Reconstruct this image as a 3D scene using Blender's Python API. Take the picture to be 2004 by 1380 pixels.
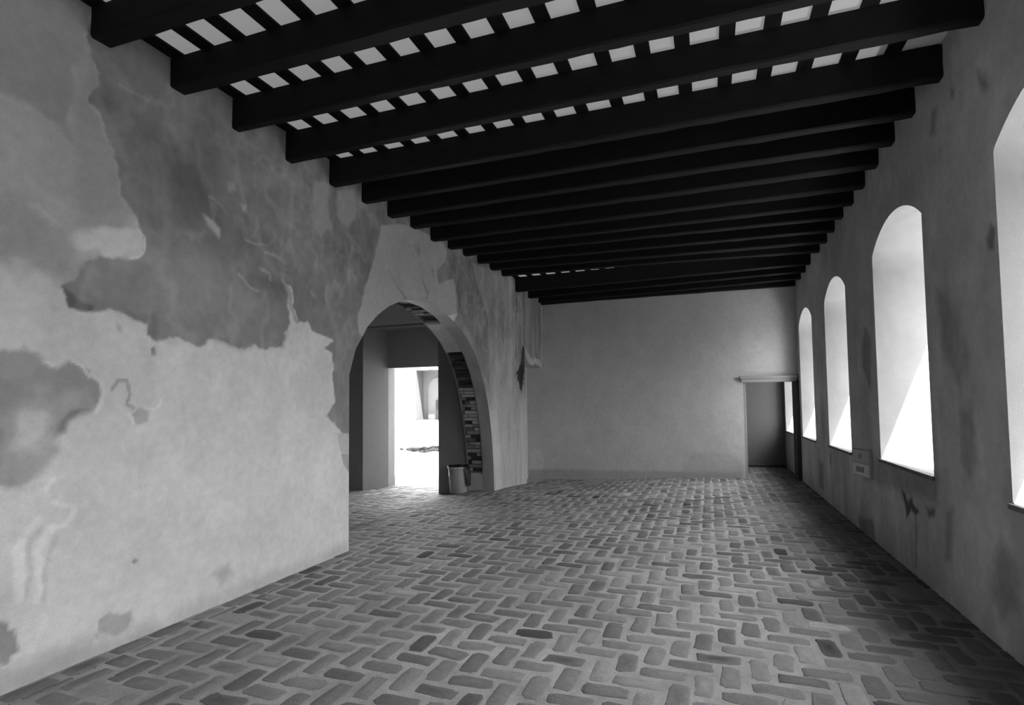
import bpy, math, random
import numpy as np
from mathutils import Matrix, Vector

sc = bpy.context.scene
for o in list(bpy.data.objects):
    bpy.data.objects.remove(o, do_unlink=True)
random.seed(7)
COL = sc.collection

# ------------------------------------------------------------------ camera
W_PX, H_PX = 2004, 1380
FOC, YAW, PITCH, ROLL = 1065.21, 0.340196, 0.0491256, -0.0119628
PPX, PPY = 1008.52, 739.13
cam_data = bpy.data.cameras.new('camera')
cam = bpy.data.objects.new('camera', cam_data)
COL.objects.link(cam)
cam_data.sensor_fit = 'HORIZONTAL'
cam_data.sensor_width = 36.0
cam_data.lens = FOC / W_PX * 36.0
cam_data.shift_x = -(PPX - W_PX / 2) / W_PX
cam_data.shift_y = (PPY - H_PX / 2) / W_PX
cam_data.clip_start, cam_data.clip_end = 0.05, 400
fw = Vector((-math.sin(YAW) * math.cos(PITCH), math.cos(YAW) * math.cos(PITCH), math.sin(PITCH)))
r0 = Vector((math.cos(YAW), math.sin(YAW), 0))
u0 = r0.cross(fw)
rt = math.cos(ROLL) * r0 + math.sin(ROLL) * u0
up = -math.sin(ROLL) * r0 + math.cos(ROLL) * u0
m = Matrix.Identity(4)
for i in range(3):
    m[i][0], m[i][1], m[i][2] = rt[i], up[i], -fw[i]
m[0][3], m[1][3], m[2][3] = 0, 0, 1.6
cam.matrix_world = m
sc.camera = cam

# ------------------------------------------------------------------ light
SKY = 1.0
SUN = 14.0
world = bpy.data.worlds.new('overcast_sky')
sc.world = world
world.use_nodes = True
wn = world.node_tree
for n in list(wn.nodes):
    wn.nodes.remove(n)
wo = wn.nodes.new('ShaderNodeOutputWorld')
wb = wn.nodes.new('ShaderNodeBackground')
# hazy sky: dull at the horizon, brighter higher up
wtc = wn.nodes.new('ShaderNodeTexCoord'); wsp = wn.nodes.new('ShaderNodeSeparateXYZ'); wmr = wn.nodes.new('ShaderNodeMapRange')
wn.links.new(wtc.outputs['Generated'], wsp.inputs[0]); wn.links.new(wsp.outputs['Z'], wmr.inputs['Value'])
wmr.inputs['From Min'].default_value, wmr.inputs['From Max'].default_value = 0.0, 0.6
wmr.inputs['To Min'].default_value, wmr.inputs['To Max'].default_value = 0.8 * SKY, 2.4 * SKY
wb.inputs['Color'].default_value = (1, 1, 1, 1)
wn.links.new(wmr.outputs[0], wb.inputs['Strength'])
wn.links.new(wb.outputs[0], wo.inputs[0])
sun_data = bpy.data.lights.new('sun', 'SUN')
sun_data.energy = SUN
sun_data.angle = math.radians(0.6)
sun = bpy.data.objects.new('sun', sun_data)
COL.objects.link(sun)
sun.location = (20, -16, 56)
sun.rotation_euler = Vector((-1, 0.8, -2.8)).to_track_quat('-Z', 'Y').to_euler()

vs = sc.view_settings
sc.display_settings.display_device = 'sRGB'
vs.view_transform = 'Standard'
vs.look = 'None'
vs.gamma = 1.0
vs.use_curve_mapping = False
vs.exposure = 2.72
cy = sc.cycles
cy.use_denoising = True
cy.max_bounces = 10
cy.diffuse_bounces = 8
cy.glossy_bounces = 2
cy.transmission_bounces = 4
cy.sample_clamp_indirect = 6.0
cy.caustics_reflective = False
cy.caustics_refractive = False

# ------------------------------------------------------------------ measures (metres; camera stands at the origin, eye 1.6)
XL, XR = -3.798, 1.732            # long walls of the hall
XRO = 2.625                        # outer face of the window wall
XLO = -4.345                      # passage face of the arch wall
YB = 12.35                        # end wall
YR = -9.0                         # wall behind the camera
ZTOP = 4.27                       # top of the beams

LEFT_MARKS = [
('P',0.42,0.05,0.05,[(1.735,4.047),(2.361,4.534),(2.348,4.032),(2.287,3.754),(2.264,3.454),(2.293,3.249),(2.286,2.846),(2.269,3.272),(2.186,3.349),(2.056,3.397),(1.916,3.396),(1.755,3.344)]),
('P',0.55,0.015,0.03,[(1.755,3.336),(1.916,3.396),(2.056,3.397),(2.186,3.349),(2.269,3.272),(2.286,2.846),(2.282,2.762),(2.194,2.799),(2.083,2.857),(1.815,2.806)]),
('P',0.46,0.05,0.04,[(2.348,4.032),(2.441,3.879),(2.383,3.635),(2.555,3.364),(2.596,3.092),(2.688,2.978),(2.602,2.842),(2.288,2.747),(2.287,3.247),(2.264,3.454),(2.287,3.754)]),
('P',0.43,0.1,0.06,[(1.815,2.821),(2.031,2.870),(2.194,2.799),(2.281,2.778),(2.316,2.589),(2.334,2.460),(2.262,2.379),(2.121,2.460),(1.825,2.463)]),
('P',0.27,0.012,0.035,[(2.349,4.103),(2.381,3.949),(2.428,3.878),(2.380,3.738),(2.367,3.627),(2.432,3.584),(2.492,3.443),(2.563,3.296),(2.596,3.074),(2.688,2.978),(2.739,2.864),(2.761,2.714),(2.677,2.652),(2.521,2.617),(2.378,2.571),(2.320,2.441),(2.245,2.376),(2.289,2.247),(2.417,2.234),(2.529,2.280),(2.615,2.265),(2.704,2.243),(2.791,2.204),(2.800,2.134),(2.863,2.093),(3.020,2.141),(3.085,2.116),(3.242,2.092),(3.312,2.153),(3.461,2.156),(3.620,2.106),(3.787,2.172),(3.938,2.131),(4.109,2.166),(4.134,2.266),(4.186,2.396),(4.197,2.621),(4.155,2.787),(4.237,2.779),(4.267,2.583),(4.325,2.420),(4.471,2.450),(4.532,2.364),(4.754,2.336),(4.855,2.303),(4.731,2.209),(4.839,2.180),(4.882,2.045),(4.858,1.879),(4.902,1.632),(4.761,1.497),(4.886,1.412),(4.973,1.325),(5.107,1.233),(5.295,1.221),(5.291,2.042),(5.930,3.122),(13.632,3.606),(13.899,8.355),(2.776,5.015)]),
('P',0.36,0.1,0.06,[(2.347,2.547),(2.659,2.633),(2.792,2.487),(2.613,2.361),(2.446,2.331),(2.321,2.391)]),
('P',0.34,0.22,0.06,[(2.710,2.801),(3.159,2.887),(3.451,2.707),(3.407,2.355),(2.956,2.210),(2.685,2.320)]),
('P',0.22,0.12,0.05,[(2.805,3.667),(2.970,3.587),(3.341,3.279),(3.775,3.056),(4.155,2.763),(4.124,2.608),(3.666,2.664),(3.249,2.996),(2.892,3.356)]),
('P',0.32,0.1,0.06,[(3.650,3.708),(4.142,3.860),(4.742,3.878),(4.829,3.571),(4.509,3.152),(4.018,3.172),(3.655,3.388)]),
('P',0.43,0.03,0.03,[(4.540,3.967),(4.741,3.990),(4.787,3.558),(4.648,3.378),(4.522,3.476)]),
('P',0.43,0.03,0.03,[(4.912,3.998),(5.235,4.107),(5.256,3.764),(5.095,3.625),(4.914,3.712)]),
('P',0.28,0.05,0.05,[(3.214,2.367),(3.509,2.348),(4.027,2.543),(4.160,2.319),(4.109,2.166),(3.787,2.172),(3.620,2.106),(3.361,2.158),(3.241,2.145)]),
('P',0.16,0.015,0.02,[(2.245,2.369),(2.287,2.345),(2.353,2.314),(2.432,2.278),(2.423,2.235),(2.325,2.240),(2.283,2.259)]),
('P',0.23,0.02,0.02,[(2.835,2.300),(2.882,2.284),(2.884,2.201),(2.859,2.092),(2.807,2.146),(2.828,2.231)]),
('P',0.24,0.02,0.02,[(2.614,2.308),(2.722,2.282),(2.790,2.244),(2.779,2.202),(2.668,2.245)]),
('P',0.3,0.01,0.01,[(2.825,2.037),(2.856,2.047),(2.865,1.992),(2.834,1.978)]),
('P',0.47,0.015,0.01,[(2.575,2.189),(2.610,2.165),(2.625,2.125),(2.590,2.134)]),
('P',0.76,0.02,0.03,[(2.300,2.651),(2.358,2.718),(2.467,2.836),(2.584,2.854),(2.716,2.876),(2.767,2.779),(2.731,2.695),(2.641,2.647),(2.505,2.613),(2.439,2.655),(2.361,2.617)]),
('S',0.85,0.012,0.01,[(2.709,2.874),(2.758,2.833),(2.760,2.740),(2.720,2.685),(2.659,2.659)]),
('P',0.58,0.02,0.015,[(3.246,3.162),(3.333,3.140),(3.404,3.097),(3.395,3.021),(3.335,3.055),(3.285,3.099)]),
('P',0.48,0.03,0.01,[(3.469,3.509),(3.542,3.538),(3.554,3.479),(3.491,3.447)]),
('P',0.55,0.02,0.01,[(3.622,3.368),(3.677,3.387),(3.678,3.332),(3.634,3.317)]),
('S',0.44,0.016,0.02,[(3.598,2.748),(3.665,2.718),(3.711,2.673),(3.810,2.646)]),
('S',0.384,0.013,0.02,[(3.301,3.329),(3.390,3.314),(3.468,3.244)]),
('S',0.4,0.016,0.02,[(3.677,3.075),(3.774,3.066),(3.894,3.099)]),
('S',0.4,0.018,0.02,[(3.837,2.862),(3.947,2.840),(3.966,2.782)]),
('S',0.4,0.019,0.02,[(3.895,3.018),(4.020,3.027),(4.152,2.986)]),
('S',0.4,0.026,0.02,[(4.121,2.815),(4.210,2.714),(4.225,2.576),(4.297,2.426)]),
('S',0.36,0.026,0.02,[(4.524,3.209),(4.602,3.176),(4.572,3.061)]),
('S',0.352,0.026,0.02,[(4.750,2.883),(4.751,2.719)]),
('S',0.368,0.026,0.02,[(4.513,2.772),(4.575,2.730)]),
('S',0.368,0.016,0.02,[(4.391,3.697),(4.504,3.695),(4.583,3.603)]),
('S',0.1,0.008,0.01,[(2.635,3.866),(2.672,3.864)]),
('S',0.36,0.016,0.02,[(2.561,3.858),(2.762,3.856)]),
('P',0.58,0.01,0.01,[(4.930,1.311),(5.143,1.299),(5.145,1.060),(5.001,1.101)]),
('P',0.38,0.01,0.01,[(5.001,1.085),(5.145,1.060),(5.146,0.862),(5.046,0.958)]),
('P',0.47,0.012,0.02,[(5.792,3.871),(5.680,3.517),(5.510,3.130),(5.438,3.022),(5.289,2.605),(5.319,2.460),(5.419,2.363),(5.291,2.042),(5.929,2.209),(7.156,2.380),(7.324,2.937),(8.007,3.097),(7.916,3.441),(7.825,3.630),(7.330,3.445),(7.249,3.622),(7.504,3.801),(7.612,4.030),(7.371,4.125),(6.715,4.085),(6.369,4.051)]),
('P',0.33,0.08,0.03,[(6.302,3.821),(6.714,3.901),(6.860,3.793),(6.571,3.682)]),
('S',0.33,0.02,0.02,[(5.954,3.325),(6.148,3.153),(6.365,3.037)]),
('S',0.28,0.02,0.02,[(6.798,3.408),(6.976,3.222),(6.930,3.138)]),
('S',0.15,0.012,0.01,[(7.120,3.616),(7.151,3.508)]),
('P',0.3,0.02,0.03,[(7.684,4.008),(12.122,4.376),(11.903,-0.475),(9.495,-0.136),(9.450,1.049),(9.231,2.276),(8.661,2.777),(8.044,3.002),(7.916,3.441)]),
('P',0.3,0.02,0.03,[(7.684,4.008),(12.122,4.376),(11.903,-0.475),(8.604,0.010),(7.836,1.867),(7.704,2.831),(7.968,3.082),(7.916,3.441)]),
('P',0.25,0.02,0.03,[(7.647,3.983),(8.578,4.107),(8.726,3.779),(9.185,3.402),(9.514,2.486),(10.001,1.518),(8.874,2.255),(8.551,2.765),(8.142,3.016),(7.917,3.525)]),
('P',0.37,0.03,0.03,[(8.577,4.062),(8.915,4.098),(10.820,4.278),(10.881,3.246),(10.932,1.941),(11.500,-0.299),(9.496,-0.090),(9.425,1.050),(9.281,2.279),(9.255,3.224),(8.792,3.702)]),
('P',0.42,0.25,0.03,[(9.098,1.805),(11.378,1.952),(11.495,-0.410),(9.293,-0.149)]),
('P',0.48,0.03,0.02,[(9.213,1.527),(9.645,1.522),(10.091,-0.135),(9.420,-0.077)]),
('S',0.1,0.03,0.02,[(10.837,3.842),(10.864,3.682),(10.783,3.233),(10.792,2.584)]),
('P',0.035,0.012,0.13,[(11.291,3.300),(11.644,3.113),(11.710,2.911),(11.406,2.632),(11.321,2.287),(11.130,1.835),(10.843,2.209),(11.125,2.610),(11.276,2.937)]),
('P',0.37,0.02,0.04,[(1.841,1.922),(1.962,1.933),(2.134,1.963),(2.158,1.872),(2.219,1.866),(2.289,1.916),(2.348,1.900),(2.411,1.844),(2.476,1.780),(2.504,1.689),(2.480,1.604),(2.403,1.565),(2.313,1.535),(2.286,1.463),(2.230,1.450),(2.164,1.346),(2.101,1.246),(2.102,1.185),(2.003,1.170),(1.863,1.176)]),
('P',0.46,0.05,0.05,[(1.998,1.316),(2.124,1.349),(2.230,1.450),(2.260,1.353),(2.128,1.182),(2.002,1.184)]),
('P',0.68,0.06,0.05,[(2.029,1.550),(2.090,1.624),(2.198,1.614),(2.228,1.513),(2.188,1.436),(2.124,1.349),(2.021,1.373),(2.031,1.476)]),
('P',0.5,0.03,0.02,[(2.246,1.670),(2.353,1.704),(2.340,1.638),(2.254,1.607)]),
('P',0.22,0.02,0.02,[(2.238,1.465),(2.256,1.527),(2.312,1.590),(2.417,1.595),(2.342,1.547),(2.299,1.516),(2.280,1.453)]),
('S',0.85,0.012,0.012,[(2.303,1.917),(2.364,1.885),(2.415,1.811)]),
('S',0.85,0.02,0.012,[(2.427,1.829),(2.486,1.780),(2.504,1.706),(2.495,1.638),(2.465,1.577)]),
('S',0.85,0.012,0.012,[(2.171,1.888),(2.202,1.871)]),
('S',0.376,0.016,0.02,[(2.566,1.735),(2.598,1.798),(2.661,1.797),(2.684,1.716),(2.658,1.630),(2.708,1.602)]),
('P',0.5,0.012,0.015,[(2.695,1.559),(2.755,1.612),(2.820,1.582),(2.814,1.509),(2.740,1.486)]),
('S',0.85,0.01,0.01,[(2.666,1.574),(2.695,1.548),(2.710,1.494)]),
('S',0.85,0.012,0.01,[(2.793,1.608),(2.850,1.593),(2.900,1.626),(2.899,1.674)]),
('S',0.85,0.02,0.02,[(2.183,1.128),(2.223,1.169)]),
('S',0.85,0.025,0.02,[(2.226,1.038),(2.283,1.003),(2.333,0.985),(2.329,0.925),(2.287,0.883),(2.230,0.889)]),
('S',0.85,0.04,0.03,[(2.148,0.937),(2.085,0.875),(2.050,0.781),(2.062,0.632),(2.058,0.502)]),
('S',0.85,0.04,0.03,[(2.217,0.861),(2.153,0.755),(2.176,0.598),(2.161,0.452)]),
('S',0.62,0.02,0.02,[(2.163,0.888),(2.107,0.811),(2.102,0.738),(2.122,0.643),(2.095,0.504)]),
('S',0.62,0.02,0.02,[(2.252,0.816),(2.221,0.737),(2.196,0.652),(2.188,0.443)]),
('P',0.76,0.04,0.03,[(2.074,0.366),(2.151,0.352),(2.155,0.187),(2.091,0.185)]),
('P',0.48,0.01,0.02,[(2.514,0.217),(2.578,0.237),(2.646,0.195),(2.726,0.201),(2.734,0.136),(2.700,0.090),(2.615,0.079),(2.516,0.135)]),
('P',0.46,0.01,0.01,[(2.484,0.131),(2.516,0.135),(2.507,0.099)]),
('P',0.34,0.01,0.02,[(1.907,0.423),(2.012,0.383),(2.026,0.341),(2.057,0.337),(2.064,0.268),(2.078,0.219),(2.034,0.209),(2.030,0.168),(1.913,0.206)]),
('P',0.5,0.08,0.06,[(1.847,0.208),(2.131,0.138),(2.349,0.131),(2.533,0.078),(3.001,0.036),(3.213,0.016),(3.216,-0.101),(2.414,-0.111),(2.019,-0.095),(1.855,-0.091)]),
('P',0.58,0.07,0.06,[(2.999,0.130),(3.124,0.116),(3.546,0.105),(4.187,0.093),(5.149,0.101),(5.150,-0.094),(3.004,-0.094)]),
('P',0.52,0.05,0.03,[(3.394,0.275),(3.518,0.302),(3.571,0.182),(3.445,0.158)]),
('P',0.3,0.01,0.005,[(2.714,0.535),(2.732,0.554),(2.757,0.540),(2.740,0.521)]),
]
RIGHT_MARKS = [
('P',0.33,0.06,0.05,[(7.568,0.948),(5.270,1.014),(5.354,0.757),(6.303,0.716),(7.618,0.638)]),
('P',0.5,0.1,0.06,[(4.981,1.030),(4.580,0.977),(4.378,0.617),(4.438,0.372),(4.831,0.140),(5.157,0.340)]),
('P',0.46,0.1,0.06,[(5.273,0.994),(5.074,1.018),(5.283,0.106),(5.493,0.081)]),
('P',0.3,0.05,0.03,[(5.206,0.723),(5.046,0.791),(5.137,0.345),(5.275,0.328)]),
('P',0.28,0.08,0.05,[(4.370,0.684),(4.248,0.650),(4.167,0.306),(4.392,0.194),(4.508,0.350)]),
('P',0.1,0.02,0.03,[(6.269,0.745),(6.154,0.729),(6.080,0.655),(5.935,0.725),(5.944,0.654),(5.797,0.604),(5.905,0.556),(6.009,0.573),(6.132,0.479),(6.170,0.615)]),
('P',0.17,0.03,0.03,[(5.605,0.692),(5.390,0.721),(5.443,0.645),(5.581,0.610)]),
('S',0.27,0.03,0.03,[(5.880,0.552),(5.885,0.323),(5.943,0.080)]),
('S',0.27,0.02,0.02,[(8.067,0.578),(8.017,0.263),(7.998,0.075)]),
('P',0.22,0.02,0.015,[(4.325,2.649),(4.262,2.724),(4.215,2.667),(4.242,2.543),(4.302,2.552)]),
('P',0.23,0.04,0.03,[(4.318,3.766),(4.217,3.666),(4.186,3.575),(4.266,3.599)]),
('P',0.27,0.03,0.02,[(4.741,3.885),(4.660,3.824),(4.683,3.776),(4.732,3.811)]),
('P',0.3,0.04,0.03,[(5.090,3.900),(4.972,3.859),(5.015,3.677),(5.138,3.694)]),
('P',0.34,0.08,0.05,[(5.185,2.504),(4.830,2.280),(4.627,1.888),(4.816,1.678),(5.145,2.008)]),
('P',0.31,0.06,0.05,[(4.833,1.530),(4.626,1.567),(4.594,1.183),(4.724,1.062),(4.878,1.155)]),
('P',0.3,0.05,0.04,[(7.324,2.455),(7.030,2.302),(7.119,1.733),(7.446,1.983)]),
('S',0.13,0.03,0.02,[(11.751,0.618),(11.597,0.536)]),
('S',0.13,0.03,0.02,[(10.920,0.717),(10.895,0.602)]),
('S',0.1,0.04,0.02,[(9.529,0.755),(9.516,0.632)]),
('P',0.29,0.06,0.04,[(10.468,0.600),(10.032,0.602),(10.125,0.136),(10.559,0.157)]),
('P',0.5,0.05,0.05,[(12.044,0.643),(11.039,0.634),(11.055,0.086),(12.037,0.145)]),
('P',0.27,0.05,0.05,[(7.936,0.151),(7.247,0.256),(7.247,-0.001),(7.917,-0.035)]),
]
BACK_MARKS = [
('P',0.6,0.1,0.06,[(-0.482,2.572),(0.671,2.634),(0.638,-0.140),(-0.586,-0.187),(-0.449,1.021)]),
('P',0.53,0.06,0.05,[(-0.527,0.034),(-0.463,0.473),(0.109,0.592),(0.604,0.387),(0.638,-0.140)]),
('P',0.66,0.02,0.03,[(-4.041,0.403),(-3.925,0.526),(-3.736,0.481),(-3.690,0.231),(-3.769,-0.046),(-4.048,-0.078)]),
('P',0.36,0.02,0.02,[(-4.074,-0.103),(-3.807,-0.047),(-3.619,-0.005),(-3.683,-0.162),(-4.075,-0.199)]),
('P',0.33,0.02,0.03,[(-3.557,-0.003),(-3.309,0.063),(-3.128,-0.073),(-3.497,-0.156)]),
('P',0.45,0.04,0.03,[(-4.071,0.065),(0.596,0.122),(0.590,-0.089),(-4.076,-0.259)]),
]

# ------------------------------------------------------------------ numeric helpers
def smooth(t):
    t = np.clip(t, 0, 1)
    return t * t * (3 - 2 * t)

def vnoise(x, y, seed=0):
    xi = np.floor(x).astype(np.int64); yi = np.floor(y).astype(np.int64)
    fx = x - xi; fy = y - yi
    fx = fx * fx * (3 - 2 * fx); fy = fy * fy * (3 - 2 * fy)
    def h(a, b):
        n = (a * 374761393 + b * 668265263 + seed * 974711) & 0x7fffffff
        n = ((n ^ (n >> 13)) * 1274126177) & 0x7fffffff
        n = n ^ (n >> 16)
        return (n & 0xffff) / 65535.0
    a = h(xi, yi); b = h(xi + 1, yi); c = h(xi, yi + 1); d = h(xi + 1, yi + 1)
    return (a + (b - a) * fx + (c - a) * fy + (a - b - c + d) * fx * fy) * 2 - 1

def fbm(x, y, seed=0, oct=4):
    s = 0; amp = 0.55; f = 1.0
    for k in range(oct):
        s = s + amp * vnoise(x * f + 13.7 * k, y * f - 7.3 * k, seed + k)
        amp *= 0.5; f *= 2.03
    return s

def seg_nearest(P, A, B):
    d = B - A
    t = np.clip(((P - A) @ d) / max(d @ d, 1e-12), 0, 1)
    return A + t[:, None] * d

def poly_sd(P, poly, want_near=False):
    """signed distance to a closed polygon, negative inside"""
    poly = np.asarray(poly, float)
    best = np.full(len(P), 1e9); near = np.zeros_like(P)
    inside = np.zeros(len(P), bool)
    n = len(poly)
    for i in range(n):
        A, B = poly[i], poly[(i + 1) % n]
        q = seg_nearest(P, A, B)
        d = np.hypot(P[:, 0] - q[:, 0], P[:, 1] - q[:, 1])
        k = d < best
        best[k] = d[k]
        if want_near: near[k] = q[k]
        if A[1] != B[1]:
            c = ((A[1] > P[:, 1]) != (B[1] > P[:, 1])) & (P[:, 0] < (B[0] - A[0]) * (P[:, 1] - A[1]) / (B[1] - A[1]) + A[0])
            inside ^= c
    sd = np.where(inside, -best, best)
    return (sd, near) if want_near else sd

def line_d(P, pts):
    pts = np.asarray(pts, float)
    best = np.full(len(P), 1e9)
    for i in range(len(pts) - 1):
        q = seg_nearest(P, pts[i], pts[i + 1])
        best = np.minimum(best, np.hypot(P[:, 0] - q[:, 0], P[:, 1] - q[:, 1]))
    return best

def apply_marks(P, tone, relief, marks, seed=3):
    """stains, flaked-off coats and limewash drips, each with its own outline"""
    w1 = np.stack([fbm(P[:, 0] * 5, P[:, 1] * 5, seed), fbm(P[:, 0] * 5, P[:, 1] * 5, seed + 9)], 1)
    w2 = np.stack([fbm(P[:, 0] * 19, P[:, 1] * 19, seed + 20), fbm(P[:, 0] * 19, P[:, 1] * 19, seed + 29)], 1)
    for kind, v, a, rag, pts in marks:
        pts = np.asarray(pts)
        mg = 0.1 + 2 * a + 3 * rag
        lo, hi = pts.min(0) - mg, pts.max(0) + mg
        k = np.where((P[:, 0] > lo[0]) & (P[:, 0] < hi[0]) & (P[:, 1] > lo[1]) & (P[:, 1] < hi[1]))[0]
        if not len(k): continue
        Q = P[k] + rag * (0.8 * w1[k] + 0.6 * w2[k])
        if kind == 'P':
            w = smooth((a - poly_sd(Q, pts)) / (2 * a))
            if a <= 0.035:
                relief[k] += np.where(v < tone[k], -0.006, 0.004) * w
        else:
            d = line_d(Q, pts)
            w = smooth((a * 1.1 - d) / (a * 0.8)) * 0.85
        tone[k] = tone[k] + (v - tone[k]) * w
    return tone, relief

# ------------------------------------------------------------------ materials
def new_mat(name):
    mt = bpy.data.materials.new(name); mt.use_nodes = True
    nt = mt.node_tree
    for n in list(nt.nodes): nt.nodes.remove(n)
    out = nt.nodes.new('ShaderNodeOutputMaterial')
    return mt, nt, out

def surface_mat(name, base=None, attr=False, scale=30, amount=0.18, bump=0.25, rough=0.92, stretch=(1, 1, 1), spec=0.2, fine=140, dist=0.01):
    mt, nt, out = new_mat(name)
    b = nt.nodes.new('ShaderNodeBsdfPrincipled')
    b.inputs['Roughness'].default_value = rough
    b.inputs['Specular IOR Level'].default_value = spec
    tc = nt.nodes.new('ShaderNodeTexCoord'); mp = nt.nodes.new('ShaderNodeMapping')
    mp.inputs['Scale'].default_value = stretch
    nt.links.new(tc.outputs['Object'], mp.inputs['Vector'])
    n1 = nt.nodes.new('ShaderNodeTexNoise'); n1.inputs['Scale'].default_value = scale
    n1.inputs['Detail'].default_value = 6; n1.inputs['Roughness'].default_value = 0.65
    n2 = nt.nodes.new('ShaderNodeTexNoise'); n2.inputs['Scale'].default_value = fine
    n2.inputs['Detail'].default_value = 3
    for n in (n1, n2): nt.links.new(mp.outputs[0], n.inputs['Vector'])
    add = nt.nodes.new('ShaderNodeMath'); add.operation = 'ADD'
    nt.links.new(n1.outputs[0], add.inputs[0]); nt.links.new(n2.outputs[0], add.inputs[1])
    mr = nt.nodes.new('ShaderNodeMapRange')
    mr.inputs['From Min'].default_value = 0.6; mr.inputs['From Max'].default_value = 1.4
    mr.inputs['To Min'].default_value = 1 - amount; mr.inputs['To Max'].default_value = 1 + amount
    nt.links.new(add.outputs[0], mr.inputs['Value'])
    mul = nt.nodes.new('ShaderNodeMath'); mul.operation = 'MULTIPLY'
    nt.links.new(mr.outputs[0], mul.inputs[0])
    if attr:
        at = nt.nodes.new('ShaderNodeAttribute'); at.attribute_name = 'tone'
        nt.links.new(at.outputs['Fac'], mul.inputs[1])
    else:
        mul.inputs[1].default_value = base
    cb = nt.nodes.new('ShaderNodeCombineColor')
    for i in range(3): nt.links.new(mul.outputs[0], cb.inputs[i])
    nt.links.new(cb.outputs[0], b.inputs['Base Color'])
    bp = nt.nodes.new('ShaderNodeBump'); bp.inputs['Strength'].default_value = bump; bp.inputs['Distance'].default_value = dist
    nt.links.new(add.outputs[0], bp.inputs['Height']); nt.links.new(bp.outputs[0], b.inputs['Normal'])
    nt.links.new(b.outputs[0], out.inputs[0])
    return mt

M_PLASTER = surface_mat('weathered_plaster', attr=True, scale=14, amount=0.13, bump=0.35)
M_REVEAL = surface_mat('limewashed_reveal', attr=True, scale=9, amount=0.08, bump=0.2)
M_FLOOR = surface_mat('worn_floor_brick', attr=True, scale=22, amount=0.22, bump=0.5, rough=0.8, spec=0.3, fine=110)
M_WOOD = surface_mat('dark_timber', base=0.012, scale=5, amount=0.35, bump=0.4, rough=0.75, stretch=(0.6, 9, 9), spec=0.15)
M_BATTEN = surface_mat('dark_batten', base=0.010, scale=5, amount=0.35, bump=0.4, rough=0.8, stretch=(9, 0.6, 9), spec=0.1)
M_BOARD = surface_mat('dark_roof_boards', base=0.010, scale=4, amount=0.45, bump=0.3, rough=0.85, stretch=(7, 0.4, 7), spec=0.1)
M_LINTEL = surface_mat('grey_painted_timber', base=0.40, scale=6, amount=0.15, bump=0.3, stretch=(0.6, 8, 8))
M_POST = surface_mat('dark_door_post', base=0.07, scale=6, amount=0.25, bump=0.3, stretch=(8, 8, 0.6))  # door post's backlit shade put into its dark colour
M_SILL = surface_mat('dark_sill_edge', base=0.16, scale=12, amount=0.3, bump=0.4)
M_GROUND = surface_mat('dark_ground', base=0.05, scale=1.5, amount=0.06, bump=0.1, fine=20)  # unseen ground kept dark so little light bounces onto the upper walls
M_YARD = surface_mat('whitewashed_yard', base=0.55, scale=1.5, amount=0.04, bump=0.1, fine=20)
M_BRICK = surface_mat('exposed_brick', attr=True, scale=30, amount=0.3, bump=0.6)
M_METAL = surface_mat('dull_bin_metal', base=0.30, scale=8, amount=0.10, bump=0.05, rough=0.5, spec=0.5)
M_RIM = surface_mat('pale_bin_rim', base=0.42, scale=8, amount=0.1, bump=0.05, rough=0.45, spec=0.5)
M_BAG = surface_mat('black_bin_bag', base=0.015, scale=10, amount=0.2, bump=0.5, rough=0.45, spec=0.4)
M_BOARD_S = surface_mat('grey_notice_board', base=0.40, scale=8, amount=0.12, bump=0.1)
M_HEAD = surface_mat('notice_header', base=0.52, scale=6, amount=0.25, bump=0.05)
M_PAPER = surface_mat('pale_notice_paper', base=0.74, scale=6, amount=0.08, bump=0.03)
M_INK = surface_mat('faded_notice_ink', base=0.30, scale=14, amount=0.3, bump=0.0)
M_BARK = surface_mat('dark_bark', base=0.008, scale=10, amount=0.5, bump=0.9)
M_STAKE = surface_mat('grey_stake', base=0.06, scale=10, amount=0.2, bump=0.3)

def sheet_mat():
    mt, nt, out = new_mat('translucent_roof_sheet')
    t = nt.nodes.new('ShaderNodeBsdfTranslucent'); t.inputs['Color'].default_value = (SHEET_T,) * 3 + (1,)
    d = nt.nodes.new('ShaderNodeBsdfDiffuse'); d.inputs['Color'].default_value = (0.3, 0.3, 0.3, 1)
    n = nt.nodes.new('ShaderNodeTexNoise'); n.inputs['Scale'].default_value = 3
    mr = nt.nodes.new('ShaderNodeMapRange'); mr.inputs['To Min'].default_value = SHEET_T * 0.9; mr.inputs['To Max'].default_value = SHEET_T * 1.1
    nt.links.new(n.outputs[0], mr.inputs['Value']); nt.links.new(mr.outputs[0], t.inputs['Color'])
    a = nt.nodes.new('ShaderNodeAddShader')
    nt.links.new(t.outputs[0], a.inputs[0]); nt.links.new(d.outputs[0], a.inputs[1])
    nt.links.new(a.outputs[0], out.inputs[0])
    return mt
SHEET_T = 0.0055
M_SHEET = sheet_mat()

# ------------------------------------------------------------------ object helpers
def link(o, parent=None):
    COL.objects.link(o)
    if parent is not None: o.parent = parent
    return o

def tag(o, label, cat, group=None, kind=None):
    o['label'] = label; o['category'] = cat
    if group: o['group'] = group
    if kind: o['kind'] = kind
    return o

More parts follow.
